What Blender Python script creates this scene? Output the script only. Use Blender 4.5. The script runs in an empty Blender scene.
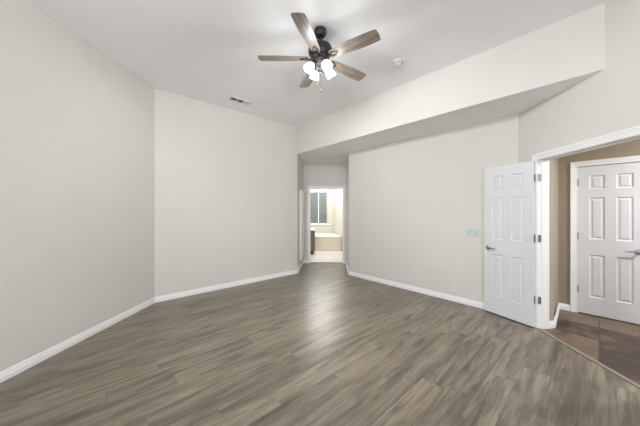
import bpy, bmesh, math, random
from mathutils import Vector, Matrix

R = math.radians
scn = bpy.context.scene
COL = scn.collection

# ------------------------------------------------------------------ camera
F_PX = 253.0            # focal length in pixels of the 640 px wide frame
EYE = 1.44
cd = bpy.data.cameras.new('camera')
cd.sensor_width = 36.0
cd.lens = F_PX / 640.0 * 36.0
cd.shift_y = -2.5 / 640.0
cd.clip_start = 0.02
cam = bpy.data.objects.new('camera', cd)
COL.objects.link(cam)
cam.location = (0, 0, EYE)
cam.rotation_euler = (R(90), 0, 0)
scn.camera = cam

# ------------------------------------------------------------------ world, light, exposure
scn.view_settings.view_transform = 'Standard'
scn.view_settings.look = 'None'
scn.view_settings.gamma = 1.0
scn.view_settings.use_curve_mapping = False
scn.view_settings.exposure = 0.30
scn.cycles.use_denoising = True
scn.cycles.max_bounces = 10
scn.cycles.diffuse_bounces = 8
scn.cycles.glossy_bounces = 4
scn.cycles.sample_clamp_indirect = 6.0
scn.cycles.caustics_reflective = False
scn.cycles.caustics_refractive = False

w = bpy.data.worlds.new('sky')
w.use_nodes = True
scn.world = w
bg = w.node_tree.nodes['Background']
bg.inputs['Color'].default_value = (0.80, 0.90, 1.0, 1)
bg.inputs['Strength'].default_value = 0.6


def area(name, loc, rot, sx, sy, power, color, spread=180):
    l = bpy.data.lights.new(name, 'AREA')
    l.shape = 'RECTANGLE'
    l.size, l.size_y = sx, sy
    l.energy = power
    l.color = color
    l.spread = R(spread)
    o = bpy.data.objects.new(name, l)
    COL.objects.link(o)
    o.location = loc
    o.rotation_euler = rot
    return o


DAY = (0.96, 0.985, 1.0)
# daylight through the two big windows of the wall behind the camera
area('daylight_window_a', (-1.62, -4.16, 1.55), (R(132), 0, R(-3)), 1.7, 1.8, 150, DAY)
area('daylight_window_b', (0.98, -4.30, 1.55), (R(132), 0, R(-3)), 1.7, 1.8, 66, DAY)
# daylight through the window of the left wall, behind the camera
area('daylight_window_c', (-2.84, -2.75, 1.55), (R(132), 0, R(-93)), 1.2, 1.8, 18, DAY)
# added fill light at an unseen side opening, brightens the bathroom
area('bathroom_fill_light', (-1.88, 8.9, 1.6), (R(90), 0, R(-90)), 1.3, 1.5, 24, (0.97, 0.985, 1.0))
# added unseen light over the tub, shaped for the glare on the planks
area('bathroom_glare_light', (0.05, 9.20, 2.585), (0, 0, 0), 0.8, 1.8, 50, (1.0, 0.99, 0.97))
# added unseen light that brightens the entry hall and its closed door
area('hall_fill_light', (4.1, 1.7, 2.70), (0, 0, R(48)), 0.4, 0.4, 66, (0.97, 0.98, 0.985))

# ------------------------------------------------------------------ directions of the plan
def unit(deg):
    return Vector((math.sin(R(deg)), math.cos(R(deg))))
EA, EB, EC, EF = unit(3), unit(48), unit(-42), unit(93)
P_AB = Vector((-2.583, 3.951))
S0 = P_AB.dot(EB)
CEIL, SOFF = 3.35, 2.74
P_BE = P_AB + EB * 2.775                  # end of the back wall
P_GF = P_BE + EA * 1.13                   # passage, far left corner
def line_x(p, d, q, e):
    """intersection of p+t*d and q+s*e"""
    den = d.x * e.y - d.y * e.x
    t = ((q.x - p.x) * e.y - (q.y - p.y) * e.x) / den
    return p + d * t
D0 = Vector((2.495, 0.0))                 # entry wall line, direction EA
C0 = P_AB + EB * 3.54                     # right wall line, direction EC
P_CS = line_x(C0, EC, Vector((0.645, 5.640)), EA)      # right wall, passage end
P_RF = line_x(P_GF, EF, P_CS, EA)                      # passage, far right corner
P_CD = line_x(C0, EC, D0, EA)                          # right wall / entry wall corner
P_AZ = P_AB - EA * 8.2                                # left wall, behind the camera
P_DZ = line_x(P_AZ, EF, D0, EA)
P_HD = line_x(P_BE, EC, D0, EA)                        # header / entry wall
DT = 0.135                                             # entry wall thickness
JAMB_U = 0.318                                         # from P_CD to the jamb
OPEN_W = 1.24
HALL = Vector((2.877, 3.112))                          # hall stub corner
E0 = EB * 5.09                                         # hall end wall line, direction EC
P_HE = line_x(HALL, EB, E0, EC) + EC * 0.03

# ------------------------------------------------------------------ materials
def new_mat(name):
    m = bpy.data.materials.new(name)
    m.use_nodes = True
    nt = m.node_tree
    b = nt.nodes['Principled BSDF']
    return m, nt, b


def nd(nt, typ, **kw):
    n = nt.nodes.new(typ)
    for k, v in kw.items():
        setattr(n, k, v)
    return n


def mth(nt, op, a, b=None, c=None):
    n = nt.nodes.new('ShaderNodeMath')
    n.operation = op
    for i, v in enumerate((a, b, c)):
        if v is None:
            continue
        if isinstance(v, (int, float)):
            n.inputs[i].default_value = v
        else:
            nt.links.new(v, n.inputs[i])
    return n.outputs[0]


def mix(nt, fac, a, b, blend='MIX'):
    n = nt.nodes.new('ShaderNodeMix')
    n.data_type = 'RGBA'
    n.blend_type = blend
    for s, v in ((n.inputs[0], fac), (n.inputs[6], a), (n.inputs[7], b)):
        if isinstance(v, (int, float)):
            s.default_value = v
        elif isinstance(v, tuple):
            s.default_value = (*v, 1) if len(v) == 3 else v
        else:
            nt.links.new(v, s)
    return n.outputs[2]


def ramp(nt, fac, stops):
    n = nt.nodes.new('ShaderNodeValToRGB')
    e = n.color_ramp.elements
    while len(e) < len(stops):
        e.new(0.5)
    for el, (p, c) in zip(e, stops):
        el.position = p
        el.color = (*c, 1)
    nt.links.new(fac, n.inputs[0])
    return n.outputs[0]


def simple(name, col, rough=0.5, metal=0.0, bump=0.0, bscale=200, var=0.02, vscale=3.0, spec=0.5):
    m, nt, b = new_mat(name)
    tc = nd(nt, 'ShaderNodeTexCoord')
    n = nd(nt, 'ShaderNodeTexNoise')
    n.inputs['Scale'].default_value = vscale
    n.inputs['Detail'].default_value = 3
    nt.links.new(tc.outputs['Object'], n.inputs['Vector'])
    lo = tuple(max(0, c * (1 - var)) for c in col)
    hi = tuple(min(1, c * (1 + var)) for c in col)
    nt.links.new(ramp(nt, n.outputs[0], [(0.3, lo), (0.7, hi)]), b.inputs['Base Color'])
    b.inputs['Roughness'].default_value = rough
    b.inputs['Metallic'].default_value = metal
    b.inputs['Specular IOR Level'].default_value = spec
    if bump:
        n2 = nd(nt, 'ShaderNodeTexNoise')
        n2.inputs['Scale'].default_value = bscale
        nt.links.new(tc.outputs['Object'], n2.inputs['Vector'])
        bp = nd(nt, 'ShaderNodeBump')
        bp.inputs['Strength'].default_value = bump
        bp.inputs['Distance'].default_value = 0.002
        nt.links.new(n2.outputs[0], bp.inputs['Height'])
        nt.links.new(bp.outputs[0], b.inputs['Normal'])
    return m


M = {}
M['wall'] = simple('wall_paint', (0.68, 0.662, 0.634), 0.85, bump=0.12, bscale=90, var=0.012, spec=0.2)
M['ceiling'] = simple('ceiling_paint', (0.91, 0.915, 0.93), 0.9, bump=0.15, bscale=80, var=0.01, spec=0.1)
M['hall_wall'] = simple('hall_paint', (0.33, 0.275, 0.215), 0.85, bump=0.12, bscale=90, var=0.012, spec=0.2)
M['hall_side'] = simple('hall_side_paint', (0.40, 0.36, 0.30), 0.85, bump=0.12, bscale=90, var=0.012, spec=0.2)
M['bath_wall'] = simple('bath_paint', (0.47, 0.447, 0.39), 0.7, var=0.01)
M['trim'] = simple('trim_paint', (0.86, 0.86, 0.865), 0.38, var=0.01)
M['door'] = simple('door_paint', (0.71, 0.72, 0.755), 0.42, var=0.01)
M['plastic'] = simple('white_plastic', (0.80, 0.80, 0.80), 0.35, var=0.01)
M['outlet_plastic'] = simple('outlet_plastic', (0.72, 0.71, 0.69), 0.4, var=0.01)
M['switch_plastic'] = simple('cool_white_plastic', (0.60, 0.64, 0.68), 0.3, var=0.01)
M['slot'] = simple('dark_slot', (0.03, 0.03, 0.03), 0.6)
M['vent_dark'] = simple('duct_dark', (0.05, 0.05, 0.045), 0.8)
M['nickel'] = simple('satin_nickel', (0.36, 0.36, 0.37), 0.34, metal=0.9)
M['hinge'] = simple('pewter', (0.26, 0.265, 0.28), 0.42, metal=0.7)
M['bronze'] = simple('dark_bronze', (0.035, 0.034, 0.036), 0.42, metal=0.45, var=0.1)
M['tub'] = simple('tub_enamel', (0.82, 0.80, 0.76), 0.25, var=0.01)
M['stile'] = simple('blind_rail', (0.82, 0.83, 0.86), 0.45)
M['slats'] = simple('blind_slats', (0.16, 0.18, 0.182), 0.6, var=0.15, vscale=5)
M['oak'] = simple('vanity_oak', (0.17, 0.12, 0.066), 0.5, var=0.25, vscale=12)
M['apron_tile'] = simple('beige_apron_tile', (0.72, 0.66, 0.54), 0.4, var=0.03)
M['strip'] = simple('transition_strip', (0.24, 0.215, 0.185), 0.45, var=0.08, vscale=14)

M['bronze_lit'] = simple('bronze_lit', (0.13, 0.13, 0.135), 0.38, metal=0.5, var=0.1)  # light kit metal made lighter, the lamps' light put into its colour

# frosted lamp glass, switched on
m, nt, b = new_mat('lit_frosted_glass')
b.inputs['Base Color'].default_value = (0.95, 0.95, 0.95, 1)
b.inputs['Roughness'].default_value = 0.4
b.inputs['Emission Color'].default_value = (1.0, 0.985, 0.96, 1)
b.inputs['Emission Strength'].default_value = 4.0
M['lamp'] = m

# window glass
m, nt, b = new_mat('window_glass')
tr = nd(nt, 'ShaderNodeBsdfTransparent')
gl = nd(nt, 'ShaderNodeBsdfGlossy')
gl.inputs['Roughness'].default_value = 0.02
mx = nd(nt, 'ShaderNodeMixShader')
mx.inputs[0].default_value = 0.06
nt.links.new(tr.outputs[0], mx.inputs[1])
nt.links.new(gl.outputs[0], mx.inputs[2])
nt.links.new(mx.outputs[0], nt.nodes['Material Output'].inputs[0])
M['glass'] = m


def uv_plan(nt, du, dv):
    """coordinates on the floor along two unit directions (object space = world)"""
    tc = nd(nt, 'ShaderNodeTexCoord')
    sep = nd(nt, 'ShaderNodeSeparateXYZ')
    nt.links.new(tc.outputs['Object'], sep.inputs[0])
    u = mth(nt, 'ADD', mth(nt, 'MULTIPLY', sep.outputs[0], du.x), mth(nt, 'MULTIPLY', sep.outputs[1], du.y))
    v = mth(nt, 'ADD', mth(nt, 'MULTIPLY', sep.outputs[0], dv.x), mth(nt, 'MULTIPLY', sep.outputs[1], dv.y))
    return u, v


def comb(nt, x, y, z=0.0):
    n = nd(nt, 'ShaderNodeCombineXYZ')
    for i, v in enumerate((x, y, z)):
        if isinstance(v, (int, float)):
            n.inputs[i].default_value = v
        else:
            nt.links.new(v, n.inputs[i])
    return n.outputs[0]


def plank_material():
    m, nt, b = new_mat('grey_oak_planks')
    u, v = uv_plan(nt, EB, EC)
    W_, L_ = 0.185, 1.22
    vr = mth(nt, 'DIVIDE', mth(nt, 'ADD', v, 20.06), W_)
    row = mth(nt, 'FLOOR', vr)
    fv = mth(nt, 'FRACT', vr)
    wn = nd(nt, 'ShaderNodeTexWhiteNoise', noise_dimensions='1D')
    nt.links.new(row, wn.inputs['W'])
    ur = mth(nt, 'ADD', mth(nt, 'DIVIDE', mth(nt, 'ADD', u, 20.0), L_), mth(nt, 'MULTIPLY', wn.outputs[0], 7.0))
    pid = mth(nt, 'FLOOR', ur)
    fu = mth(nt, 'FRACT', ur)
    wn2 = nd(nt, 'ShaderNodeTexWhiteNoise', noise_dimensions='2D')
    nt.links.new(comb(nt, row, pid), wn2.inputs['Vector'])
    rnd = wn2.outputs[0]
    # long grain, its own for each plank
    off = mth(nt, 'MULTIPLY', rnd, 37.0)
    g = nd(nt, 'ShaderNodeTexNoise', noise_dimensions='4D')
    nt.links.new(comb(nt, mth(nt, 'MULTIPLY', u, 1.3), mth(nt, 'MULTIPLY', v, 15.0)), g.inputs['Vector'])
    nt.links.new(off, g.inputs['W'])
    g.inputs['Scale'].default_value = 1.0
    g.inputs['Detail'].default_value = 8.0
    g.inputs['Roughness'].default_value = 0.62
    g.inputs['Distortion'].default_value = 0.4
    f = nd(nt, 'ShaderNodeTexNoise', noise_dimensions='4D')
    nt.links.new(comb(nt, mth(nt, 'MULTIPLY', u, 4.5), mth(nt, 'MULTIPLY', v, 70.0)), f.inputs['Vector'])
    nt.links.new(off, f.inputs['W'])
    f.inputs['Scale'].default_value = 1.0
    f.inputs['Detail'].default_value = 3.0
    grain = ramp(nt, g.outputs[0], [(0.31, (0.072, 0.056, 0.038)), (0.44, (0.140, 0.114, 0.079)),
                                    (0.53, (0.200, 0.165, 0.118)), (0.68, (0.262, 0.221, 0.163))])
    fine = ramp(nt, f.outputs[0], [(0.36, (0.74, 0.73, 0.72)), (0.62, (1.12, 1.12, 1.12))])
    col = mix(nt, 1.0, grain, fine, 'MULTIPLY')
    tone = ramp(nt, rnd, [(0.0, (0.78, 0.77, 0.765)), (0.5, (0.93, 0.93, 0.925)), (1.0, (1.06, 1.06, 1.05))])
    col = mix(nt, 1.0, col, tone, 'MULTIPLY')
    # knots and dark mineral streaks
    k = nd(nt, 'ShaderNodeTexNoise', noise_dimensions='4D')
    nt.links.new(comb(nt, mth(nt, 'MULTIPLY', u, 1.7), mth(nt, 'MULTIPLY', v, 8.5)), k.inputs['Vector'])
    nt.links.new(mth(nt, 'ADD', off, 11.0), k.inputs['W'])
    k.inputs['Scale'].default_value = 1.0
    k.inputs['Detail'].default_value = 4.0
    k.inputs['Roughness'].default_value = 0.6
    k.inputs['Distortion'].default_value = 0.6
    kf = ramp(nt, k.outputs[0], [(0.60, (0, 0, 0)), (0.66, (0.4, 0.4, 0.4)), (0.73, (0.85, 0.85, 0.85))])
    col = mix(nt, kf, col, (0.055, 0.045, 0.036))
    # scattered dark knots, drawn out along the grain
    vo = nd(nt, 'ShaderNodeTexVoronoi', voronoi_dimensions='2D')
    wob = mth(nt, 'MULTIPLY', mth(nt, 'SUBTRACT', g.outputs[0], 0.5), 0.9)
    nt.links.new(comb(nt, mth(nt, 'ADD', mth(nt, 'MULTIPLY', u, 1.5), wob), mth(nt, 'ADD', mth(nt, 'MULTIPLY', v, 5.2), wob)), vo.inputs['Vector'])
    vo.inputs['Scale'].default_value = 1.0
    kd = ramp(nt, vo.outputs['Distance'], [(0.03, (0.8, 0.8, 0.8)), (0.10, (0.45, 0.45, 0.45)), (0.24, (0, 0, 0))])
    sc_ = nd(nt, 'ShaderNodeSeparateColor')
    nt.links.new(vo.outputs['Color'], sc_.inputs[0])
    col = mix(nt, mth(nt, 'MULTIPLY', kd, mth(nt, 'GREATER_THAN', sc_.outputs[0], 0.45)), col, (0.050, 0.040, 0.031))
    # seams
    ev = mth(nt, 'MULTIPLY', mth(nt, 'MINIMUM', fv, mth(nt, 'SUBTRACT', 1.0, fv)), W_)
    eu = mth(nt, 'MULTIPLY', mth(nt, 'MINIMUM', fu, mth(nt, 'SUBTRACT', 1.0, fu)), L_)
    e = mth(nt, 'MINIMUM', ev, eu)
    seam = mth(nt, 'LESS_THAN', e, 0.0013)
    col = mix(nt, mth(nt, 'MULTIPLY', seam, 0.6), col, (0.045, 0.038, 0.03))
    nt.links.new(col, b.inputs['Base Color'])
    rr = nd(nt, 'ShaderNodeMapRange')
    nt.links.new(f.outputs[0], rr.inputs[0])
    rr.inputs[3].default_value = 0.26
    rr.inputs[4].default_value = 0.40
    nt.links.new(rr.outputs[0], b.inputs['Roughness'])
    b.inputs['Specular IOR Level'].default_value = 1.0
    bp = nd(nt, 'ShaderNodeBump')
    bp.inputs['Strength'].default_value = 0.25
    bp.inputs['Distance'].default_value = 0.001
    nt.links.new(mth(nt, 'SUBTRACT', f.outputs[0], seam), bp.inputs['Height'])
    nt.links.new(bp.outputs[0], b.inputs['Normal'])
    return m


def tile_material(name, size, ou, ov, stops, grout, gw, rough, cloud=2.5, cloud_amt=0.5, du=EB, dv=EC):
    m, nt, b = new_mat(name)
    u, v = uv_plan(nt, du, dv)
    ur = mth(nt, 'DIVIDE', mth(nt, 'SUBTRACT', u, ou - 40 * size), size)
    vr = mth(nt, 'DIVIDE', mth(nt, 'SUBTRACT', v, ov - 40 * size), size)
    fu, fv = mth(nt, 'FRACT', ur), mth(nt, 'FRACT', vr)
    wn = nd(nt, 'ShaderNodeTexWhiteNoise', noise_dimensions='2D')
    nt.links.new(comb(nt, mth(nt, 'FLOOR', ur), mth(nt, 'FLOOR', vr)), wn.inputs['Vector'])
    n = nd(nt, 'ShaderNodeTexNoise', noise_dimensions='4D')
    nt.links.new(comb(nt, u, mth(nt, 'MULTIPLY', v, 0.8)), n.inputs['Vector'])
    nt.links.new(mth(nt, 'MULTIPLY', wn.outputs[0], 23.0), n.inputs['W'])
    n.inputs['Scale'].default_value = cloud * 2
    n.inputs['Detail'].default_value = 6
    n.inputs['Roughness'].default_value = 0.6
    n.inputs['Distortion'].default_value = 0.8
    fac = mth(nt, 'ADD', mth(nt, 'MULTIPLY', wn.outputs[0], 1 - cloud_amt), mth(nt, 'MULTIPLY', n.outputs[0], cloud_amt))
    col = ramp(nt, fac, stops)
    e = mth(nt, 'MULTIPLY', mth(nt, 'MINIMUM',
            mth(nt, 'MINIMUM', fu, mth(nt, 'SUBTRACT', 1.0, fu)),
            mth(nt, 'MINIMUM', fv, mth(nt, 'SUBTRACT', 1.0, fv))), size)
    seam = mth(nt, 'LESS_THAN', e, gw)
    nt.links.new(mix(nt, seam, col, grout), b.inputs['Base Color'])
    b.inputs['Roughness'].default_value = rough
    bp = nd(nt, 'ShaderNodeBump')
    bp.inputs['Strength'].default_value = 0.4
    bp.inputs['Distance'].default_value = 0.003
    nt.links.new(mth(nt, 'SUBTRACT', n.outputs[0], seam), bp.inputs['Height'])
    nt.links.new(bp.outputs[0], b.inputs['Normal'])
    return m


M['planks'] = plank_material()
M['slate'] = tile_material('slate_look_tile', 0.46, 4.17, 0.013,
                           [(0.35, (0.042, 0.026, 0.020)), (0.44, (0.078, 0.048, 0.034)),
                            (0.51, (0.140, 0.088, 0.053)), (0.60, (0.150, 0.116, 0.088))],
                           (0.055, 0.038, 0.028), 0.004, 0.42, 2.6, 0.72)
M['bath_tile'] = tile_material('cream_floor_tile', 0.33, 0.1, 0.05,
                               [(0.3, (0.66, 0.64, 0.615)), (0.7, (0.73, 0.71, 0.685))],
                               (0.55, 0.50, 0.43), 0.003, 0.3, 2.0, 0.6, Vector((1, 0)), Vector((0, 1)))


def blade_material():
    m, nt, b = new_mat('weathered_blade_wood')
    tc = nd(nt, 'ShaderNodeTexCoord')
    mp = nd(nt, 'ShaderNodeMapping')
    mp.inputs['Scale'].default_value = (3.5, 42.0, 10.0)
    nt.links.new(tc.outputs['Object'], mp.inputs[0])
    n = nd(nt, 'ShaderNodeTexNoise')
    n.inputs['Scale'].default_value = 1.0
    n.inputs['Detail'].default_value = 5
    n.inputs['Distortion'].default_value = 0.6
    nt.links.new(mp.outputs[0], n.inputs['Vector'])
    col = ramp(nt, n.outputs[0], [(0.30, (0.070, 0.053, 0.040)), (0.48, (0.158, 0.127, 0.102)), (0.68, (0.25, 0.218, 0.188))])
    nt.links.new(col, b.inputs['Base Color'])
    b.inputs['Roughness'].default_value = 0.38
    return m


M['blade'] = blade_material()

# ------------------------------------------------------------------ mesh helpers
def link(name, bm, mat, parent=None, smooth=False, loc=None, rot=None):
    bmesh.ops.recalc_face_normals(bm, faces=bm.faces)
    me = bpy.data.meshes.new(name)
    bm.to_mesh(me)
    bm.free()
    for mm in (mat if isinstance(mat, (list, tuple)) else [mat]):
        me.materials.append(M[mm])
    if smooth:
        for p in me.polygons:
            p.use_smooth = True
        me.set_sharp_from_angle(angle=R(38))
    o = bpy.data.objects.new(name, me)
    COL.objects.link(o)
    if parent:
        o.parent = parent
    if loc:
        o.location = loc
    if rot:
        o.rotation_euler = rot
    return o


def struct(name, bm, mat, smooth=False):
    o = link(name, bm, mat, smooth=smooth)
    o['kind'] = 'structure'
    return o


def thing(name, loc, rot, label, cat, group=None):
    o = bpy.data.objects.new(name, None)
    o.empty_display_size = 0.1
    COL.objects.link(o)
    o.location = loc
    o.rotation_euler = rot
    o['label'] = label
    o['category'] = cat
    if group:
        o['group'] = group
    return o


def prism(bm, pts, z0, z1):
    """solid from a plan polygon"""
    lo = [bm.verts.new((p[0], p[1], z0)) for p in pts]
    hi = [bm.verts.new((p[0], p[1], z1)) for p in pts]
    n = len(pts)
    bm.faces.new(lo[::-1])
    bm.faces.new(hi)
    for i in range(n):
        j = (i + 1) % n
        bm.faces.new((lo[i], lo[j], hi[j], hi[i]))


def elev(bm, origin, d, nrm, outline, t0, t1):
    """solid from an outline (u, z) in a vertical plane, extruded along nrm from t0 to t1"""
    def P(u, z, t):
        q = origin + d * u + nrm * t
        return (q.x, q.y, z)
    a = [bm.verts.new(P(u, z, t0)) for u, z in outline]
    c = [bm.verts.new(P(u, z, t1)) for u, z in outline]
    n = len(outline)
    bm.faces.new(a)
    bm.faces.new(c[::-1])
    for i in range(n):
        j = (i + 1) % n
        bm.faces.new((a[i], c[i], c[j], a[j]))


def box(bm, x0, x1, y0, y1, z0, z1, bevel=0.0, seg=2):
    r = bmesh.ops.create_cube(bm, size=1.0)
    vs = r['verts']
    for v in vs:
        v.co = Vector((x0 + (v.co.x + .5) * (x1 - x0), y0 + (v.co.y + .5) * (y1 - y0), z0 + (v.co.z + .5) * (z1 - z0)))
    if bevel:
        es = list({e for v in vs for e in v.link_edges})
        bmesh.ops.bevel(bm, geom=es, offset=bevel, segments=seg, affect='EDGES', profile=0.6)


def lathe(bm, prof, seg=40, mat=None):
    """revolve (r, z) about the z axis; mat: extra transform"""
    rings = []
    for r, z in prof:
        if r < 1e-6:
            rings.append([bm.verts.new((0, 0, z))])
        else:
            rings.append([bm.verts.new((r * math.cos(2 * math.pi * i / seg), r * math.sin(2 * math.pi * i / seg), z)) for i in range(seg)])
    for a, c in zip(rings, rings[1:]):
        for i in range(seg):
            j = (i + 1) % seg
            if len(a) == 1 and len(c) == 1:
                continue
            if len(a) == 1:
                bm.faces.new((a[0], c[j], c[i]))
            elif len(c) == 1:
                bm.faces.new((a[i], a[j], c[0]))
            else:
                bm.faces.new((a[i], a[j], c[j], c[i]))
    if mat is not None:
        bmesh.ops.transform(bm, matrix=mat, verts=[v for ring in rings for v in ring])


def tube(bm, pts, rad, seg=12, cap=True):
    pts = [Vector(p) for p in pts]
    rads = rad if isinstance(rad, (list, tuple)) else [rad] * len(pts)
    rings = []
    up = Vector((0, 0, 1))
    for i, p in enumerate(pts):
        d = (pts[min(i + 1, len(pts) - 1)] - pts[max(i - 1, 0)]).normalized()
        a = d.cross(up)
        if a.length < 1e-3:
            a = d.cross(Vector((1, 0, 0)))
        a.normalize()
        c = d.cross(a).normalized()
        rings.append([bm.verts.new(p + (a * math.cos(2 * math.pi * k / seg) + c * math.sin(2 * math.pi * k / seg)) * rads[i]) for k in range(seg)])
    for a, c in zip(rings, rings[1:]):
        for k in range(seg):
            l = (k + 1) % seg
            bm.faces.new((a[k], a[l], c[l], c[k]))
    if cap:
        bm.faces.new(rings[0][::-1])
        bm.faces.new(rings[-1])


def arc(c, r, a0, a1, n):
    return [(c[0] + r * math.cos(a0 + (a1 - a0) * i / n), c[1] + r * math.sin(a0 + (a1 - a0) * i / n)) for i in range(n + 1)]


def round_corner(prev, cor, nxt, r, n=5):
    """fillet a plan corner"""
    prev, cor, nxt = Vector(prev), Vector(cor), Vector(nxt)
    d0, d1 = (prev - cor).normalized(), (nxt - cor).normalized()
    ang = d0.angle(d1)
    t = r / math.tan(ang / 2)
    c = cor + (d0 + d1).normalized() * (r / math.sin(ang / 2))
    p0, p1 = cor + d0 * t, cor + d1 * t
    a0, a1 = math.atan2(*(p0 - c).yx), math.atan2(*(p1 - c).yx)
    while a1 - a0 > math.pi:
        a1 -= 2 * math.pi
    while a1 - a0 < -math.pi:
        a1 += 2 * math.pi
    return [Vector(q) for q in arc(c, r, a0, a1, n)]


def perp_r(d):
    return Vector((d.y, -d.x))


BASE_PROF = [(0, 0), (0.0150, 0), (0.0150, 0.043), (0.0130, 0.048), (0.0095, 0.050), (0.0105, 0.062),
             (0.0095, 0.067), (0.0060, 0.070), (0.0060, 0.081), (0.0035, 0.087), (0, 0.088)]


def baseboard(name, path, i0=0, i1=None):
    """sweep along path[i0..i1]; the room is on the right hand of the walking direction"""
    path = [Vector(p) for p in path]
    i1 = len(path) - 1 if i1 is None else i1
    bm = bmesh.new()
    rings = []
    for i in range(i0, i1 + 1):
        dn = (path[i + 1] - path[i]).normalized() if i < len(path) - 1 else None
        dp = (path[i] - path[i - 1]).normalized() if i > 0 else None
        if dn is None:
            dn = dp
        if dp is None:
            dp = dn
        n0, n1 = perp_r(dp), perp_r(dn)
        m_ = (n0 + n1)
        m_ = m_ / (1 + n0.dot(n1))
        rings.append([bm.verts.new((path[i].x + m_.x * (h + .0004), path[i].y + m_.y * (h + .0004), z + .0005)) for h, z in BASE_PROF])
    k = len(BASE_PROF)
    for a, c in zip(rings, rings[1:]):
        for q in range(k):
            r_ = (q + 1) % k
            bm.faces.new((a[q], a[r_], c[r_], c[q]))
    bm.faces.new(rings[0])
    bm.faces.new(rings[-1][::-1])
    return struct(name, bm, 'trim')


CASE_PROF = [(0.0, 0.0), (0.0, 0.009), (0.006, 0.012), (0.012, 0.010), (0.030, 0.013), (0.050, 0.017), (0.058, 0.020), (0.067, 0.020), (0.072, 0.017), (0.072, 0.0)]


def casing(bm, origin, d, nrm, u0, u1, ztop, side=1, eps=0.0005, scale=1.0):
    """profiled casing round three sides of an opening, on the face whose outward normal is nrm"""
    rings = []
    for (u, z, su, sz) in ((u0, 0.0005, -1, 0), (u0, ztop, -1, 1), (u1, ztop, 1, 1), (u1, 0.0005, 1, 0)):
        ring = []
        for wv, h in CASE_PROF:
            wv *= scale
            q = origin + d * (u + su * wv) + nrm * (h + eps)
            ring.append(bm.verts.new((q.x, q.y, z + sz * wv)))
        rings.append(ring)
    k = len(CASE_PROF)
    for a, c in zip(rings, rings[1:]):
        for q in range(k):
            r_ = (q + 1) % k
            bm.faces.new((a[q], a[r_], c[r_], c[q]))
    bm.faces.new(rings[0])
    bm.faces.new(rings[-1][::-1])


def jamb(bm, origin, d, nrm, u0, u1, ztop, th, t0, t1):
    """U shaped lining: inner opening u0..u1, thickness th outward, from t0 to t1 along nrm"""
    elev(bm, origin, d, nrm, [(u0 - th, 0.0005), (u0, 0.0005), (u0, ztop), (u1, ztop), (u1, 0.0005), (u1 + th, 0.0005), (u1 + th, ztop + th), (u0 - th, ztop + th)], t0, t1)


# ------------------------------------------------------------------ floors and ceilings
T = 0.12
DN = Vector((EA.y, -EA.x))                 # out of the room through the entry wall (east)
FN = EA                                    # out of the passage through the bathroom wall
P_FL = P_GF + FN * 0.14
bm = bmesh.new()
d_open0 = P_CD - EA * JAMB_U
d_open1 = P_CD - EA * (JAMB_U + OPEN_W)
prism(bm, [P_AZ, P_AB, P_BE, P_GF, P_GF + FN * 0.07, P_RF + FN * 0.07, P_RF, P_CS, P_CD, P_DZ][::-1], -0.06, 0)
struct('floor', bm, 'planks')

HX = E0 - EC * 2.6                          # far end of the hall
P_DH = D0 + EA * 0.2 + DN * DT
bm = bmesh.new()
prism(bm, [P_CD - EA * 0.30 + DN * 0.0, P_CD - EA * 0.30 + DN * DT, HALL, P_HE, P_HE + EB * .12, HX + EB * .12, HX, P_DH, D0 + EA * 0.2][::-1], -0.06, 0)
struct('floor_hall', bm, 'slate')

BX0, BX1, BY1 = -1.95, 0.565, 10.40
B_R0 = Vector((1.065, P_RF.y + 0.10))
bm = bmesh.new()
prism(bm, [P_GF + FN * 0.07 - EF * 1.5, P_GF + FN * 0.07, P_RF + FN * 0.07, P_RF + FN * 0.07 + EF * .45, (1.15, BY1), (BX0, BY1)], -0.06, 0)
struct('floor_bathroom', bm, 'bath_tile')

bm = bmesh.new()
elev(bm, P_GF + FN * 0.07, EF, FN, [(0.19, 0.0005), (1.08, 0.0005), (1.08, 0.010), (0.19, 0.010)], -0.022, 0.022)
struct('trim_1', bm, 'strip')

bm = bmesh.new()
prism(bm, [P_AZ - EF * 0.2, P_AB - EF * .2, P_AB + EC * 0.2, P_BE + EC * .3, P_BE, P_HD, P_HD + DN * 0.2, P_DZ + DN * 0.2][::-1], CEIL, CEIL + 0.1)
struct('ceiling', bm, 'ceiling')

# dropped soffit: header face towards the room, flat underside over the passage
bm = bmesh.new()
prism(bm, [P_BE, P_GF, P_RF, P_CS, P_CD, P_HD][::-1], SOFF, CEIL + 0.1)
so = struct('ceiling_soffit', bm, ['wall', 'ceiling'])
for p in so.data.polygons:
    if p.normal.z < -0.9:
        p.material_index = 1

bm = bmesh.new()
prism(bm, [P_CD - EA * 0.05 + DN * DT, P_HE + EA * .3, HX + EB * 0.2, P_DH], SOFF, SOFF + 0.1)
struct('ceiling_hall', bm, 'ceiling')
bm = bmesh.new()
prism(bm, [P_FL - EF * 1.7, P_RF + FN * 0.14 + EF * .5, (1.2, BY1 + .2), (BX0 - .1, BY1 + .2)], 2.60, 2.70)
struct('ceiling_bathroom', bm, 'ceiling')

# ------------------------------------------------------------------ walls
bm = bmesh.new()
LL = (P_AB - P_AZ).length
elev(bm, P_AZ, EA, -EF, [(0, 0), (LL, 0), (LL, CEIL), (0, CEIL), (0, 0.651), (0.9, 0.651), (0.9, 2.45), (2.1, 2.45), (2.1, 0.65), (0, 0.65)], 0, T)
struct('wall_left', bm, 'wall')

bm = bmesh.new()
nb = Vector((-EB.y, EB.x))
ca = round_corner(P_AB, P_BE, P_GF, 0.018)
gl_ = P_GF - EF * T
prism(bm, [P_AB] + ca + [P_GF, gl_, line_x(gl_, EA, P_AB + nb * T, EB), P_AB + nb * T], 0, CEIL)
struct('wall_back', bm, 'wall')

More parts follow.
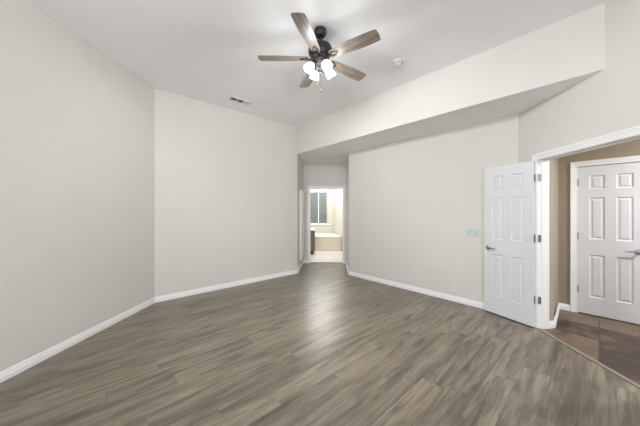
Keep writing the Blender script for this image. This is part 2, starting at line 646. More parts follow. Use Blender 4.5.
bm = bmesh.new()
cb = round_corner(P_RF, P_CS, P_CD, 0.022)
rr_ = P_RF + EF * T
prism(bm, [P_RF] + cb + [P_CD, P_CD + EB * T, line_x(P_CD + EB * T, EC, rr_, EA), rr_], 0, SOFF)
struct('wall_right', bm, 'wall')

# entry wall with the double doorway
bm = bmesh.new()
U1 = (P_CD - P_DZ).length + 0.1
HD_Z = 2.052
JT = 0.02
o0, o1, oz = JAMB_U - JT, JAMB_U + OPEN_W + JT, HD_Z + JT
u_h = (P_CD - P_HD).length
elev(bm, P_CD, -EA, DN, [(0, 0), (o0, 0), (o0, oz), (o1, oz), (o1, 0), (U1, 0), (U1, CEIL), (0, CEIL)], 0, DT)
struct('wall_entry', bm, 'wall')

bm = bmesh.new()
jamb(bm, P_CD, -EA, DN, JAMB_U, JAMB_U + OPEN_W, HD_Z, JT, 0.0, DT)
elev(bm, P_CD, -EA, DN, [(JAMB_U, 0.0006), (JAMB_U + .011, 0.0006), (JAMB_U + .011, HD_Z - .011), (JAMB_U + OPEN_W - .011, HD_Z - .011),
                         (JAMB_U + OPEN_W - .011, 0.0006), (JAMB_U + OPEN_W, 0.0006), (JAMB_U + OPEN_W, HD_Z), (JAMB_U, HD_Z)], 0.045, 0.085)
casing(bm, P_CD, -EA, -DN, JAMB_U - .004, JAMB_U + OPEN_W + .004, HD_Z + .004)
struct('trim_2', bm, 'trim')

bm = bmesh.new()
elev(bm, P_CD, -EA, DN, [(JAMB_U + .001, 0.0004), (JAMB_U + OPEN_W - .001, 0.0004), (JAMB_U + OPEN_W - .001, 0.008), (JAMB_U + .001, 0.008)], -0.020, 0.018)
struct('trim_3', bm, 'strip')

# bathroom wall with doorway, at the end of the passage
bm = bmesh.new()
FW = (P_RF - P_GF).length
f0, f1, fz = 0.19, 1.08, 2.035
elev(bm, P_GF, EF, FN, [(-1.6, 0), (f0 - .015, 0), (f0 - .015, fz + .015), (f1 + .015, fz + .015), (f1 + .015, 0), (FW + .55, 0), (FW + .55, 2.95), (-1.6, 2.95)], 0.001, 0.14)
struct('wall_passage', bm, 'wall')
bm = bmesh.new()
jamb(bm, P_GF, EF, FN, f0, f1, fz, 0.015, 0.001, 0.14)
casing(bm, P_GF + FN * .001, EF, -FN, f0 - .003, f1 + .003, fz + .003, scale=0.95)
struct('trim_4', bm, 'trim')

# wall behind the camera with its two windows
bm = bmesh.new()
WB = (P_DZ - P_AZ).length
wa, wb_, wz0, wz1 = (0.55, 2.25), (3.15, 4.85), 0.65, 2.45
elev(bm, P_AZ, EF, -EA, [(0, 0), (WB, 0), (WB, wz0), (wa[0], wz0), (wa[0], wz1), (wa[1], wz1), (wa[1], wz0 + .0005), (wb_[0], wz0 + .0005),
                         (wb_[0], wz1), (wb_[1], wz1), (wb_[1], wz0 + .001), (WB, wz0 + .001), (WB, CEIL), (0, CEIL)], 0, T)
struct('wall_rear', bm, 'wall')
for k, (a_, b_) in enumerate((wa, wb_)):
    bm = bmesh.new()
    for (q0, q1, h0, h1) in ((a_, a_ + .05, wz0, wz1), (b_ - .05, b_, wz0, wz1), (a_, b_, wz0, wz0 + .05), (a_, b_, wz1 - .05, wz1),
                             ((a_ + b_) / 2 - .02, (a_ + b_) / 2 + .02, wz0, wz1)):
        elev(bm, P_AZ, EF, -EA, [(q0, h0), (q1, h0), (q1, h1), (q0, h1)], 0.04, 0.08)
    wo = struct('window_%d' % (k + 2), bm, 'trim')
    bm = bmesh.new()
    elev(bm, P_AZ, EF, -EA, [(a_ + .04, wz0 + .04), (b_ - .04, wz0 + .04), (b_ - .04, wz1 - .04), (a_ + .04, wz1 - .04)], 0.057, 0.063)
    link('pane', bm, 'glass', wo)

bm = bmesh.new()
for (q0, q1, h0, h1) in ((.90, .95, .651, 2.45), (2.05, 2.10, .651, 2.45), (.90, 2.10, .651, .70), (.90, 2.10, 2.40, 2.45), (1.48, 1.52, .651, 2.45)):
    elev(bm, P_AZ, EA, -EF, [(q0, h0), (q1, h0), (q1, h1), (q0, h1)], 0.04, 0.08)
wo = struct('window_4', bm, 'trim')
bm = bmesh.new()
elev(bm, P_AZ, EA, -EF, [(.94, .69), (2.06, .69), (2.06, 2.41), (.94, 2.41)], 0.057, 0.063)
link('pane', bm, 'glass', wo)

# hall: side wall, end wall with the closed door, far wall
bm = bmesh.new()
hs = P_CD - EA * 0.305 + DN * DT
hc = round_corner(hs, HALL, P_HE, 0.02)
prism(bm, [hs] + hc + [P_HE, P_HE + EC * .12, HALL + EC * 0.13 + EB * 0.03, hs + EA * 0.14][::-1], 0, SOFF)
struct('wall_hall_side', bm, 'hall_side')
bm = bmesh.new()
hu0 = (P_HE - E0).dot(EC) - 0.216           # distance from the corner to the door opening
LEAF = 0.600
DZ = 2.050
hw0, hw1 = hu0 - .003, hu0 + LEAF + .003
elev(bm, P_HE, -EC, EB, [(0, 0), (hw0 - .02, 0), (hw0 - .02, DZ + .022), (hw1 + .02, DZ + .022), (hw1 + .02, 0), (3.2, 0), (3.2, SOFF), (0, SOFF)], 0, T)
struct('wall_hall_end', bm, 'hall_wall')
bm = bmesh.new()
elev(bm, P_HE, -EC, EB, [(0, -.06), (1.6, -.06), (1.6, SOFF), (0, SOFF)], T + .001, T + .05)  # added slab, stops outside light leaking under the closed door
struct('hall_light_block', bm, 'hall_wall')
bm = bmesh.new()
jamb(bm, P_HE, -EC, EB, hw0, hw1, DZ + .002, 0.02, 0.0, T)
elev(bm, P_HE, -EC, EB, [(hw0, 0.0006), (hw0 + .011, 0.0006), (hw0 + .011, DZ - .011), (hw1 - .011, DZ - .011), (hw1 - .011, 0.0006), (hw1, 0.0006), (hw1, DZ), (hw0, DZ)], 0.048, 0.085)
casing(bm, P_HE, -EC, -EB, hw0 - .004, hw1 + .004, DZ + .004)
struct('trim_5', bm, 'trim')
bm = bmesh.new()
prism(bm, [HX, HX + EB * .1, P_DH - EA * .1 - EC * .1, P_DH][::-1], 0, SOFF)
struct('wall_hall_far', bm, 'hall_wall')

# bathroom walls
bm = bmesh.new()
prism(bm, [B_R0, (BX1, BY1), (BX1 + .12, BY1), (B_R0.x + .12, B_R0.y)], 0, 2.62)
struct('wall_bathroom_right', bm, 'bath_wall')
bm = bmesh.new()
bo = Vector((BX0, BY1))
WX0, WX1, WZ0, WZ1 = -0.72, 0.43, 0.885, 2.32
ex, ey = Vector((1, 0)), Vector((0, 1))
elev(bm, bo, ex, ey, [(-.1, 0), (3.0, 0), (3.0, WZ0), (WX1 - BX0, WZ0), (WX1 - BX0, WZ1), (WX0 - BX0, WZ1), (WX0 - BX0, WZ0 + .0005), (-.1, WZ0 + .0005)], 0, 0.14)
elev(bm, bo, ex, ey, [(-.1, WZ0 + .001), (WX0 - BX0, WZ0 + .001), (WX0 - BX0, WZ1), (WX1 - BX0, WZ1), (WX1 - BX0, WZ0 + .001), (3.0, WZ0 + .001), (3.0, 2.62), (-.1, 2.62)], 0, 0.14)
struct('wall_bathroom_back', bm, 'bath_wall')
bm = bmesh.new()
box(bm, BX0 - .12, BX0, P_GF.y + 0.05, 8.2, 0, 2.62)
box(bm, BX0 - .12, BX0, 9.6, BY1, 0, 2.62)
box(bm, BX0 - .12, BX0, 8.2, 9.6, 0, 0.8)
box(bm, BX0 - .12, BX0, 8.2, 9.6, 2.4, 2.62)
struct('wall_bathroom_left', bm, 'bath_wall')

# ------------------------------------------------------------------ bathroom window
bm = bmesh.new()
gx1 = 0.285
for (q0, q1, z0, z1) in ((WX0, WX0 + .06, WZ0, WZ1), (gx1, WX1, WZ0, WZ1), (WX0 + .06, gx1, WZ0, WZ0 + .05), (WX0 + .06, gx1, WZ1 - .05, WZ1)):
    box(bm, q0 + .0005, q1 - .0005, BY1 + .005, BY1 + .075, z0 + .0012, z1 - .001, 0.004)
wo = struct('window_1', bm, 'trim')
bm = bmesh.new()
box(bm, WX0 + .05, gx1 + .01, BY1 + .086, BY1 + .092, WZ0 + .04, WZ1 - .04)
link('pane', bm, 'glass', wo)
bm = bmesh.new()
box(bm, -0.075, -0.045, BY1 + .076, BY1 + .085, WZ0 + .05, WZ1 - .05)
box(bm, WX0 + .05, gx1, BY1 + .076, BY1 + .085, 1.60, 1.625)
link('muntin', bm, 'trim', wo)
bm = bmesh.new()
box(bm, WX0 - .05, WX1 + .04, BY1 - .035, BY1 - .001, WZ0 - .028, WZ0 + .0, 0.006)
link('window_sill', bm, 'trim', wo)

bl = thing('window_blind', ((WX0 + gx1) / 2, BY1 - .02, WZ0 + .02), (0, 0, 0), 'grey horizontal slat blind lowered over the bathroom window', 'blind')
hwid = (gx1 - WX0) / 2 - .012
bm = bmesh.new()
z = 0.03
while z < WZ1 - WZ0 - .17:
    v0 = len(bm.verts)
    box(bm, -hwid, hwid, -0.020, 0.020, -0.0012, 0.0012)
    bm.verts.ensure_lookup_table()
    mt_ = Matrix.Translation((0, -.005, z)) @ Matrix.Rotation(R(52), 4, 'X')
    for v in bm.verts[v0:]:
        v.co = mt_ @ v.co
    z += 0.038
link('slats', bm, 'slats', bl)
bm = bmesh.new()
box(bm, -hwid - .01, hwid + .02, -0.045, 0.0, WZ1 - WZ0 - .15, WZ1 - WZ0 - .02, 0.006)
link('headrail', bm, 'stile', bl)
bm = bmesh.new()
box(bm, -hwid, hwid, -0.02, 0.012, -0.012, 0.012, 0.004)
link('bottom_rail', bm, 'stile', bl)
for cx in (-hwid * .55, 0.157):
    bm = bmesh.new()
    box(bm, cx - .014, cx + .014, -0.032, -0.029, 0.0, WZ1 - WZ0 - .14)
    link('ladder_tape', bm, 'stile', bl)

# ------------------------------------------------------------------ baseboards
cas_f0 = P_GF + EF * (f0 - .003 - .0690)
path = [P_AZ, P_AB] + [P_BE, P_GF, cas_f0]
baseboard('baseboard_left', path, 0, 1)
baseboard('baseboard_back', path, 1, 4)
cas_f1 = P_GF + EF * (f1 + .003 + .0690)
pathr = [cas_f1, P_RF, P_CS, P_CD, P_CD - EA * (JAMB_U - .004 - .0725)]
if (cas_f1 - P_GF).length > FW - .012:
    pathr = pathr[1:]
    baseboard('baseboard_right', pathr, 0, 3)
else:
    baseboard('baseboard_right', pathr, 0, 4)
pd = [P_CD - EA * (JAMB_U + OPEN_W + .077), P_DZ]
baseboard('baseboard_entry', pd)
cas_e = P_HE - EC * (hw0 - .004 - .0725)
baseboard('baseboard_hall', [hs + DN * .002, HALL, P_HE, cas_e])

# ------------------------------------------------------------------ six panel doors
def panel_leaf(wd, ht, th):
    """local: x 0..wd from the hinge, y 0 front face .. th back face, z 0..ht"""
    bm = bmesh.new()
    us = [0, .105, .252, .348, .495, wd]
    zs = [0, .235, .822, 1.032, 1.606, 1.718, 1.908, ht]
    steps = [(0, 0), (.006, .003), (.013, .0095), (.024, .0095), (.040, .003)]
    for face in (0, 1):
        def P(u, z, dep):
            return (u, dep if face == 0 else th - dep, z)
        for i in range(5):
            for j in range(7):
                a0, a1, b0, b1 = us[i], us[i + 1], zs[j], zs[j + 1]
                if i in (1, 3) and j in (1, 3, 5):
                    loops = [[bm.verts.new(P(u, z, dep)) for u, z in ((a0 + s, b0 + s), (a1 - s, b0 + s), (a1 - s, b1 - s), (a0 + s, b1 - s))] for s, dep in steps]
                    for l0, l1 in zip(loops, loops[1:]):
                        for q in range(4):
                            bm.faces.new((l0[q], l0[(q + 1) % 4], l1[(q + 1) % 4], l1[q]))
                    bm.faces.new(loops[-1])
                else:
                    bm.faces.new([bm.verts.new(P(u, z, 0)) for u, z in ((a0, b0), (a1, b0), (a1, b1), (a0, b1))])
    for i in range(5):
        for z in (0, ht):
            bm.faces.new([bm.verts.new(p) for p in ((us[i], 0, z), (us[i + 1], 0, z), (us[i + 1], th, z), (us[i], th, z))])
    for j in range(7):
        for u in (0, wd):
            bm.faces.new([bm.verts.new(p) for p in ((u, 0, zs[j]), (u, 0, zs[j + 1]), (u, th, zs[j + 1]), (u, th, zs[j]))])
    bmesh.ops.remove_doubles(bm, verts=bm.verts, dist=0.0003)
    return bm


def lever(parent, u, z, direction=-1):
    """rose, neck and lever on the front face (y = 0, outward -y)"""
    bm = bmesh.new()
    rotm = Matrix.Translation((u, 0, z)) @ Matrix.Rotation(R(90), 4, 'X')
    lathe(bm, [(0, 0.0), (.031, 0.0), (.032, .004), (.027, .010), (.018, .013), (.0115, .015), (.0105, .046), (0, .047)], 28, rotm)
    pts = [(u, -.040, z), (u + direction * .018, -.043, z), (u + direction * .045, -.045, z + .003), (u + direction * .080, -.044, z - .003), (u + direction * .112, -.042, z + .002)]
    tube(bm, pts, [.0105, .010, .0085, .0075, .006], 12)
    return link('handle', bm, 'nickel', parent, smooth=True)


def door_hinge(parent, z, on_front, th):
    bm = bmesh.new()
    if on_front:                               # closed door seen from its pin side
        tube(bm, [(-.002, -.006, z - .048), (-.002, -.006, z + .048)], .0075, 12)
        box(bm, -.0028, -.0002, .000, .026, z - .045, z + .045)
    else:                                      # open door: plates folded out at the hinge edge
        tube(bm, [(-.006, th + .004, z - .05), (-.006, th + .004, z + .05)], .007, 12)
        box(bm, -.0035, -.0005, .002, th + .002, z - .045, z + .045)
    return link('hinge', bm, 'hinge', parent, smooth=True)


# open door, folded back towards the right hand wall; front face looks into the room
HT = 2.036
V1 = Vector((2.616, 3.100))
d_leaf = Vector((-0.42, 0.9075)).normalized()
ang = math.atan2(d_leaf.y, d_leaf.x)
# local x along the leaf, local -y is the face that looks into the room
d1 = thing('door_1', (V1.x, V1.y, 0.012), (0, 0, ang), 'open white six-panel door folded back towards the wall beside the doorway', 'door')
d1['kind'] = 'structure'
# local y+ points left of d_leaf; the room face must be at -y, so mirror in y
def mirror_y(o):
    for v in o.data.vertices:
        v.co.y = -v.co.y
    o.data.flip_normals()
lf = link('leaf', panel_leaf(0.602, HT, 0.035), 'door', d1)
mirror_y(lf)
hd = lever(d1, 0.602 - .062, 0.905, -1)
mirror_y(hd)
for z in (0.332, 1.085, 1.83):
    hg = door_hinge(d1, z, False, 0.035)
    mirror_y(hg)
# jamb side hinge plates
for z in (0.344, 1.097, 1.842):
    bm = bmesh.new()
    elev(bm, P_CD, -EA, DN, [(JAMB_U + .0005, z - .045), (JAMB_U + .003, z - .045), (JAMB_U + .003, z + .045), (JAMB_U + .0005, z + .045)], 0.002, 0.036)
    o = link('hinge_plate', bm, 'hinge')
    o.parent = d1
    o.matrix_parent_inverse = (Matrix.Translation((V1.x, V1.y, 0.012)) @ Matrix.Rotation(ang, 4, 'Z')).inverted()

# closed door at the end of the hall
pe = P_HE - EC * hu0 + EB * 0.004
ang2 = math.atan2(-EC.y, -EC.x)
d2 = thing('door_2', (pe.x, pe.y, 0.012), (0, 0, ang2), 'closed white six-panel door at the end of the tiled hall', 'door')
d2['kind'] = 'structure'
link('leaf', panel_leaf(LEAF, HT, 0.035), 'door', d2)
lever(d2, 0.537, 0.907, -1)
for z in (0.326, 1.07, 1.823):
    door_hinge(d2, z, True, 0.035)

# ------------------------------------------------------------------ ceiling fan
FX, FY = 0.003, 2.675
fan = thing('ceiling_fan', (FX, FY, CEIL), (0, 0, 0), 'dark bronze ceiling fan with five grey-brown wooden blades and lit glass shades', 'ceiling fan')
bm = bmesh.new()
lathe(bm, [(0, -.0005), (.062, -.0005), (.064, -.008), (.063, -.045), (.055, -.068), (.038, -.082), (.018, -.088), (0, -.088)], 40)
link('canopy', bm, 'bronze', fan, smooth=True)
bm = bmesh.new()
lathe(bm, [(0, -.085), (.0125, -.085), (.0125, -.150), (.026, -.152), (.028, -.172), (0, -.173)], 24)
link('downrod', bm, 'bronze', fan, smooth=True)
bm = bmesh.new()
lathe(bm, [(0, -.160), (.040, -.160), (.085, -.166), (.112, -.180), (.124, -.200), (.126, -.240), (.120, -.262), (.100, -.276), (.092, -.290), (.096, -.300), (.080, -.312), (0, -.313)], 48)
link('motor_housing', bm, 'bronze', fan, smooth=True)
bm = bmesh.new()
lathe(bm, [(0, -.310), (.062, -.310), (.066, -.325), (.064, -.372), (.052, -.388), (.046, -.405), (.050, -.420), (.042, -.440), (.016, -.452), (.010, -.466), (0, -.468)], 40)
kit = link('light_kit', bm, 'bronze_lit', fan, smooth=True)

BZ = -0.306
def blade_mesh():
    """local: x outward from the hub, y across, z up"""
    bm = bmesh.new()
    out = []
    N = 26
    r0, r1 = 0.122, 0.645
    def half(s):
        return 0.046 + 0.024 * min(1, s / 0.6) ** 0.8 - 0.006 * max(0, (s - .6) / .4) ** 2
    top, bot = [], []
    for i in range(N + 1):
        s = i / N
        hwd = half(s)
        x = r0 + (r1 - r0) * s
        e0 = min(1, math.sqrt(max(0, 1 - (1 - s / .05) ** 2))) if s < .05 else 1.0
        e1 = 1.0
        if s > .97:
            q = (s - .97) / .03
            e1 = 0.90 + 0.10 * math.sqrt(max(0, 1 - q * q))
        hwd *= (0.72 + .28 * e0) * e1
        top.append((x, hwd))
        bot.append((x, -hwd))
    bulge = [(r1 + .006 * (1 - (k / 4) ** 2), top[-1][1] * k / 4) for k in (3, 2, 1, 0, -1, -2, -3)]
    outl = top + bulge + bot[::-1]
    a = [bm.verts.new((x, y, -.003)) for x, y in outl]
    c = [bm.verts.new((x, y, .003)) for x, y in outl]
    bm.faces.new(a[::-1])
    bm.faces.new(c)
    n = len(outl)
    for i in range(n):
        j = (i + 1) % n
        bm.faces.new((a[i], a[j], c[j], c[i]))
    return bm


def bracket_mesh():
    """arm from the hub and an open ring plate below the root of the blade"""
    bm = bmesh.new()
    tube(bm, [(.070, 0, -.002), (.090, 0, -.011), (.110, 0, -.013), (.132, 0, -.009)], [.016, .015, .013, .010], 10)
    # open teardrop loop
    loop = []
    for k in range(28):
        t = 2 * math.pi * k / 28
        x = .172 - .048 * math.cos(t)
        y = .042 * math.sin(t) * (0.72 - .28 * math.cos(t) * -1)
        loop.append((x, y))
    cx = .172
    ringo, ringi = [], []
    vs = []
    for x, y in loop:
        ix, iy = cx + (x - cx) * .66, y * .62
        vs.append([bm.verts.new((x, y, -.0032)), bm.verts.new((x, y, -.010)), bm.verts.new((ix, iy, -.010)), bm.verts.new((ix, iy, -.0032))])
    for k in range(28):
        a, c = vs[k], vs[(k + 1) % 28]
        for q in range(4):
            bm.faces.new((a[q], a[(q + 1) % 4], c[(q + 1) % 4], c[q]))
    return bm


bproto = None
for k in range(5):
    phi = R(181 + 72 * k)
    if k == 0:
        bl_ = link('blade', blade_mesh(), 'blade', fan)
        br_ = link('blade_bracket', bracket_mesh(), 'bronze', bl_, smooth=True)
        bproto, brproto = bl_, br_
    else:
        bl_ = bproto.copy()
        COL.objects.link(bl_)
        bl_.parent = fan
        br_ = brproto.copy()
        COL.objects.link(br_)
        br_.parent = bl_
    bl_.location = (0, 0, BZ)
    bl_.rotation_euler = (Matrix.Rotation(phi, 3, 'Z') @ Matrix.Rotation(R(-12), 3, 'X')).to_euler()

sproto = None
for k, aa in enumerate((30, 120, 210, 300)):
    tilt = Matrix.Rotation(R(aa), 4, 'Z') @ Matrix.Translation((.088, 0, -.385)) @ Matrix.Rotation(R(-38), 4, 'Y') @ Matrix.Scale(0.88, 4)
    bm = bmesh.new()
    # shade opens away from the holder, along local -z
    lathe(bm, [(.020, .004), (.022, -.006), (.034, -.020), (.047, -.042), (.053, -.066), (.054, -.088), (.058, -.104), (.0555, -.104),
               (.051, -.088), (.050, -.066), (.044, -.043), (.031, -.022), (.018, -.008), (.0, -.006)], 32, tilt)
    sh = link('lamp_shade', bm, 'lamp', kit, smooth=True)
    bm = bmesh.new()
    lathe(bm, [(0, .034), (.012, .034), (.021, .022), (.0235, .000), (.022, -.010), (.0, -.010)], 24, tilt @ Matrix.Translation((0, 0, .006)))
    tube(bm, [Matrix.Rotation(R(aa), 4, 'Z') @ Vector(p) for p in ((.040, 0, -.372), (.060, 0, -.362), (.082, 0, -.366))], .008, 10)
    link('lamp_holder', bm, 'bronze', kit, smooth=True)
    pl = bpy.data.lights.new('bulb', 'POINT')
    pl.energy = 4.0
    pl.color = (0.98, 0.985, 1.0)
    pl.shadow_soft_size = 0.05
    po = bpy.data.objects.new('bulb', pl)
    COL.objects.link(po)
    po.parent = kit
    po.location = tilt @ Vector((0, 0, -.16))
    pl = bpy.data.lights.new('bulb_beam', 'SPOT')
    pl.energy = 34.0
    pl.color = (0.965, 0.985, 1.0)
    pl.shadow_soft_size = 0.05
    pl.spot_size = R(168)
    pl.spot_blend = 0.5
    po = bpy.data.objects.new('bulb_beam', pl)
    COL.objects.link(po)
    po.parent = kit
    po.matrix_local = tilt @ Matrix.Translation((0, 0, -.13))
for (px, py, zend) in ((-.026, -.02, -.560), (.004, .012, -.615)):
    bm = bmesh.new()
    tube(bm, [(px * .8, py * .8, -.43), (px, py, -.46), (px, py, zend)], .0013, 6)
    ch = link('pull_chain', bm, 'bronze', kit)
    bm = bmesh.new()
    lathe(bm, [(0, .0), (.003, -.001), (.0055, -.012), (.0065, -.028), (.004, -.038), (0, -.040)], 14, Matrix.Translation((px, py, zend)))
    link('chain_fob', bm, 'bronze', ch, smooth=True)

# ------------------------------------------------------------------ ceiling fittings
sd = thing('smoke_detector', (0.99, 3.25, CEIL), (0, 0, 0), 'round white smoke detector on the ceiling right of the fan', 'smoke detector')
bm = bmesh.new()
lathe(bm, [(0, -.0004), (.072, -.0004), (.073, -.010), (.070, -.014), (0, -.014)], 40)
link('base_plate', bm, 'plastic', sd, smooth=True)
bm = bmesh.new()
lathe(bm, [(0, -.014), (.060, -.014), (.0605, -.017), (.056, -.019), (.062, -.021), (.062, -.034), (.050, -.042), (.020, -.045), (0, -.045)], 40)
cv = link('cover', bm, 'plastic', sd, smooth=True)
bm = bmesh.new()
lathe(bm, [(0, -.0445), (.012, -.0445), (.011, -.048), (0, -.048)], 20, Matrix.Translation((.022, -.01, 0)))
link('test_button', bm, 'plastic', cv, smooth=True)
bm = bmesh.new()
for k in range(8):
    a0 = R(45 * k)
    mt_ = Matrix.Rotation(a0, 4, 'Z')
    v0 = len(bm.verts)
    box(bm, .0600, .0632, -.014, .014, -.031, -.025)
    bm.verts.ensure_lookup_table()
    for v in bm.verts[v0:]:
        v.co = mt_ @ v.co
link('vent_slot', bm, 'slot', cv)

vt = thing('air_vent', (-1.385, 4.41, CEIL), (0, 0, R(42)), 'white louvred air vent in the ceiling near the back wall', 'air vent')
bm = bmesh.new()
L2, W2 = .205, .085
for (x0, x1, y0, y1) in ((-L2, L2, -W2, -W2 + .028), (-L2, L2, W2 - .028, W2), (-L2, -L2 + .028, -W2 + .028, W2 - .028), (L2 - .028, L2, -W2 + .028, W2 - .028)):
    box(bm, x0, x1, y0, y1, -.009, -.0004)
for xx in (-.06, .06):
    box(bm, xx - .007, xx + .007, -W2 + .028, W2 - .028, -.009, -.0004)
link('frame', bm, 'plastic', vt)
bm = bmesh.new()
box(bm, -L2 + .02, L2 - .02, -W2 + .02, W2 - .02, -.0012, -.0005)
link('duct_opening', bm, 'vent_dark', vt)
for sec, (x0, x1, tl) in enumerate(((-.177, -.067, -42), (-.053, .053, 40), (.067, .177, 45))):
    bm = bmesh.new()
    if sec == 1:
        nl = 4
        for k in range(nl):
            yy = -W2 + .034 + (2 * W2 - .068) * k / (nl - 1)
            v0 = len(bm.verts)
            box(bm, x0, x1, -.006, .006, -.0005, .0005)
            bm.verts.ensure_lookup_table()
            mt_ = Matrix.Translation((0, yy, -.0068)) @ Matrix.Rotation(R(20), 4, 'X')
            for v in bm.verts[v0:]:
                v.co = mt_ @ v.co
    else:
        nl = 5
        for k in range(nl):
            xx = x0 + .006 + (x1 - x0 - .012) * k / (nl - 1)
            v0 = len(bm.verts)
            box(bm, -.007, .007, -W2 + .029, W2 - .029, -.0005, .0005)
            bm.verts.ensure_lookup_table()
            mt_ = Matrix.Translation((xx, 0, -.0070)) @ Matrix.Rotation(R(tl), 4, 'Y')
            for v in bm.verts[v0:]:
                v.co = mt_ @ v.co
    link('louvre', bm, 'plastic', vt)

# ------------------------------------------------------------------ wall fittings
def rot_for(nrm):
    """object with local -y as outward normal"""
    return (0, 0, math.atan2(nrm.y, nrm.x) + math.pi / 2)


def plate_mesh(wd, ht, th=.006):
    bm = bmesh.new()
    box(bm, -wd / 2, wd / 2, -th, -.0004, -ht / 2, ht / 2, 0.003, 2)
    return bm


def outlet(p, nrm, z, label):
    o = thing('wall_outlet', (p.x, p.y, z), rot_for(nrm), label, 'outlet', 'outlets low on the walls')
    link('cover_plate', plate_mesh(.072, .117), 'outlet_plastic', o)
    for s in (-1, 1):
        bm = bmesh.new()
        box(bm, -.017, .017, -.0085, -.005, s * .020 - .014, s * .020 + .014, 0.003, 2)
        sk = link('socket', bm, 'outlet_plastic', o)
        bm = bmesh.new()
        box(bm, -.0075, -.0050, -.0090, -.0080, s * .020 - .003, s * .020 + .007)
        box(bm, .0050, .0075, -.0090, -.0080, s * .020 - .002, s * .020 + .006)
        lathe(bm, [(0, 0), (.0026, 0), (.0026, .0012), (0, .0012)], 12, Matrix.Translation((0, -.0078, s * .020 - .0085)) @ Matrix.Rotation(R(90), 4, 'X'))
        link('slot', bm, 'slot', sk)
    bm = bmesh.new()
    lathe(bm, [(0, 0), (.003, 0), (.0028, .0012), (0, .0014)], 12, Matrix.Translation((0, -.006, 0)) @ Matrix.Rotation(R(90), 4, 'X'))
    link('screw', bm, 'nickel', o)


NB = Vector((EB.y, -EB.x))                # back wall faces the room
NC = -EB                                  # right wall faces the room
outlet(P_AB + EB * 0.245, NB, 0.225, 'white wall outlet on the back wall near its left corner')
outlet(P_AB + EB * 2.55, NB, 0.220, 'white wall outlet on the back wall beside the passage')
pc = P_CD + EC * 0.835
outlet(pc, NC, 0.215, 'white wall outlet on the right wall, low beside the open door')

ps = P_CD + EC * 0.56
sw = thing('light_switch', (ps.x, ps.y, 1.105), rot_for(NC), 'white three-gang light switch plate beside the open white door', 'light switch')
link('cover_plate', plate_mesh(.178, .120), 'switch_plastic', sw)
for k in (-1, 0, 1):
    bm = bmesh.new()
    box(bm, k * .046 - .0165, k * .046 + .0165, -.0072, -.005, -.034, .034)
    fr = link('rocker_frame', bm, 'slot', sw)
    bm = bmesh.new()
    v0 = len(bm.verts)
    box(bm, -.0155, .0155, -.003, .003, -.033, .033, 0.001, 1)
    mt_ = Matrix.Translation((k * .046, -.0085, 0)) @ Matrix.Rotation(R(5 if k else -5), 4, 'X')
    for v in bm.verts:
        v.co = mt_ @ v.co
    link('rocker', bm, 'switch_plastic', sw)

# ------------------------------------------------------------------ passage: slim white door on the left wall
pg = P_BE + EA * 0.36
NG = EF
sl = thing('narrow_door', (pg.x + NG.x * .003, pg.y + NG.y * .003, 0.0), (0, 0, math.atan2(EA.y, EA.x)), 'slim white door hung on the left wall of the passage to the bathroom', 'door')
# local x along the wall (away from the camera), local -y out of the wall
bm = bmesh.new()
box(bm, 0, .58, -.034, 0, .215, 1.945, .003, 1)
box(bm, .06, .52, -.040, -.034, .28, 1.88, .004, 1)
link('panel', bm, 'trim', sl)
bm = bmesh.new()
v0 = len(bm.verts)
lathe(bm, [(.014, -.006), (.030, -.006), (.034, 0), (.030, .006), (.014, .006), (.014, -.006)], 28, Matrix.Translation((.05, -.020, 1.985)) @ Matrix.Rotation(R(90), 4, 'X'))
box(bm, .036, .064, -.028, -.012, 1.93, 1.972)
link('roller', bm, 'hinge', sl, smooth=True)
bm = bmesh.new()
box(bm, .02, .07, -.026, -.006, .165, .222, .003, 1)
link('guide', bm, 'hinge', sl)

psn = P_GF + EF * 0.055
sn = thing('wall_sensor', (psn.x, psn.y, 1.975), rot_for(-FN), 'small white sensor box high beside the bathroom door casing', 'sensor')
bm = bmesh.new()
box(bm, -.024, .024, -.028, -.0005, -.036, .036, .006, 2)
link('case', bm, 'plastic', sn)
bm = bmesh.new()
box(bm, -.014, .014, -.031, -.028, -.024, .004, .004, 2)
link('lens', bm, 'plastic', sn)

# ------------------------------------------------------------------ bathtub and vanity
TX0, TX1, TY0, TY1, TZ = -1.55, 0.775, 9.02, 10.365, 0.515
tb = thing('bathtub', ((TX0 + TX1) / 2, (TY0 + TY1) / 2, 0), (0, 0, 0), 'cream bathtub set in a tiled deck below the bathroom window', 'bathtub')
hx, hy = (TX1 - TX0) / 2 - .02, (TY1 - TY0) / 2 - .01
bm = bmesh.new()
N = 48
def rect_pt(t, ax, ay):
    c, s = math.cos(t), math.sin(t)
    k = 1 / max(abs(c) / ax, abs(s) / ay)
    return (c * k, s * k)
angs = sorted(set([2 * math.pi * i / N for i in range(N)] + [math.atan2(sy * hy, sx * hx) % (2 * math.pi) for sx in (1, -1) for sy in (1, -1)]))
def sup(t, ax, ay, p=3.2):
    c, s = math.cos(t), math.sin(t)
    return (ax * abs(c) ** (2 / p) * (1 if c >= 0 else -1), ay * abs(s) ** (2 / p) * (1 if s >= 0 else -1))
lp = []
for (kind, ax, ay, z) in (('r', hx, hy, TZ - .035), ('r', hx, hy, TZ), ('s', .83, .43, TZ)):
    ring = []
    for t in angs:
        x, y = rect_pt(t, ax, ay) if kind == 'r' else sup(t, ax, ay)
        if kind == 'r' and x > 0:              # the deck narrows along the slanted right wall
            x -= 0.215 * (x / hx) * (y + hy) / (2 * hy)
        ring.append(bm.verts.new((x, y, z)))
    lp.append(ring)
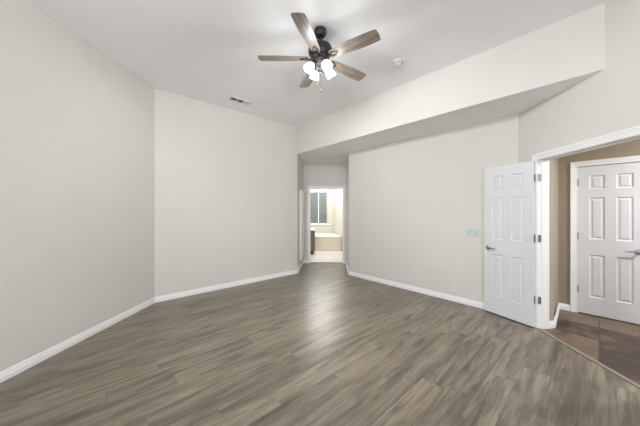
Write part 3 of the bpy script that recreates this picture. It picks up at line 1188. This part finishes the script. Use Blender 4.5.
for a, c in zip(lp, lp[1:]):
    for i in range(len(angs)):
        j = (i + 1) % len(angs)
        bm.faces.new((a[i], a[j], c[j], c[i]))
link('deck', bm, 'tub', tb)
bm = bmesh.new()
lp = []
for (ax, ay, z) in ((.80, .40, TZ - .002), (.86, .46, TZ + .004), (.86, .46, TZ + .018), (.80, .40, TZ + .022), (.77, .37, TZ - .02), (.70, .32, TZ - .25), (.62, .26, TZ - .38), (.4, .15, TZ - .40)):
    lp.append([bm.verts.new((*sup(t, ax, ay, 2.6), z)) for t in angs])
for a, c in zip(lp, lp[1:]):
    for i in range(len(angs)):
        j = (i + 1) % len(angs)
        bm.faces.new((a[i], a[j], c[j], c[i]))
bm.faces.new(lp[-1])
link('basin', bm, 'tub', tb, smooth=True)
bm = bmesh.new()
box(bm, -hx, hx, -hy + .012, -hy + .03, 0, TZ - .036)
for i in range(6):
    x0 = -hx + i * 2 * hx / 6
    box(bm, x0 + .002, x0 + 2 * hx / 6 - .002, -hy + .004, -hy + .013, .006, TZ - .040, .002, 1)
link('apron', bm, 'apron_tile', tb)

vn = thing('bathroom_vanity', (-0.56, 8.55, 0), (0, 0, 0), 'brown wooden vanity cabinet with a pale top inside the bathroom', 'vanity')
bm = bmesh.new()
box(bm, -.40, .385, -.28, .28, .10, .775)
link('body', bm, 'oak', vn)
bm = bmesh.new()
box(bm, -.38, .34, -.24, .24, 0, .10)
link('toe_kick', bm, 'slot', vn)
bm = bmesh.new()
box(bm, -.42, .405, -.30, .30, .776, .812, .006, 2)
link('countertop', bm, 'tub', vn)
for x0 in (-.37, .0):
    bm = bmesh.new()
    box(bm, x0, x0 + .36, -.302, -.281, .13, .74, .006, 1)
    dr = link('door', bm, 'oak', vn)
    bm = bmesh.new()
    kx = x0 + (.32 if x0 < -.1 else .04)
    lathe(bm, [(0, 0), (.006, 0), (.006, .012), (.014, .018), (.012, .026), (0, .028)], 16, Matrix.Translation((kx, -.302, .66)) @ Matrix.Rotation(R(90), 4, 'X'))
    link('knob', bm, 'nickel', dr, smooth=True)
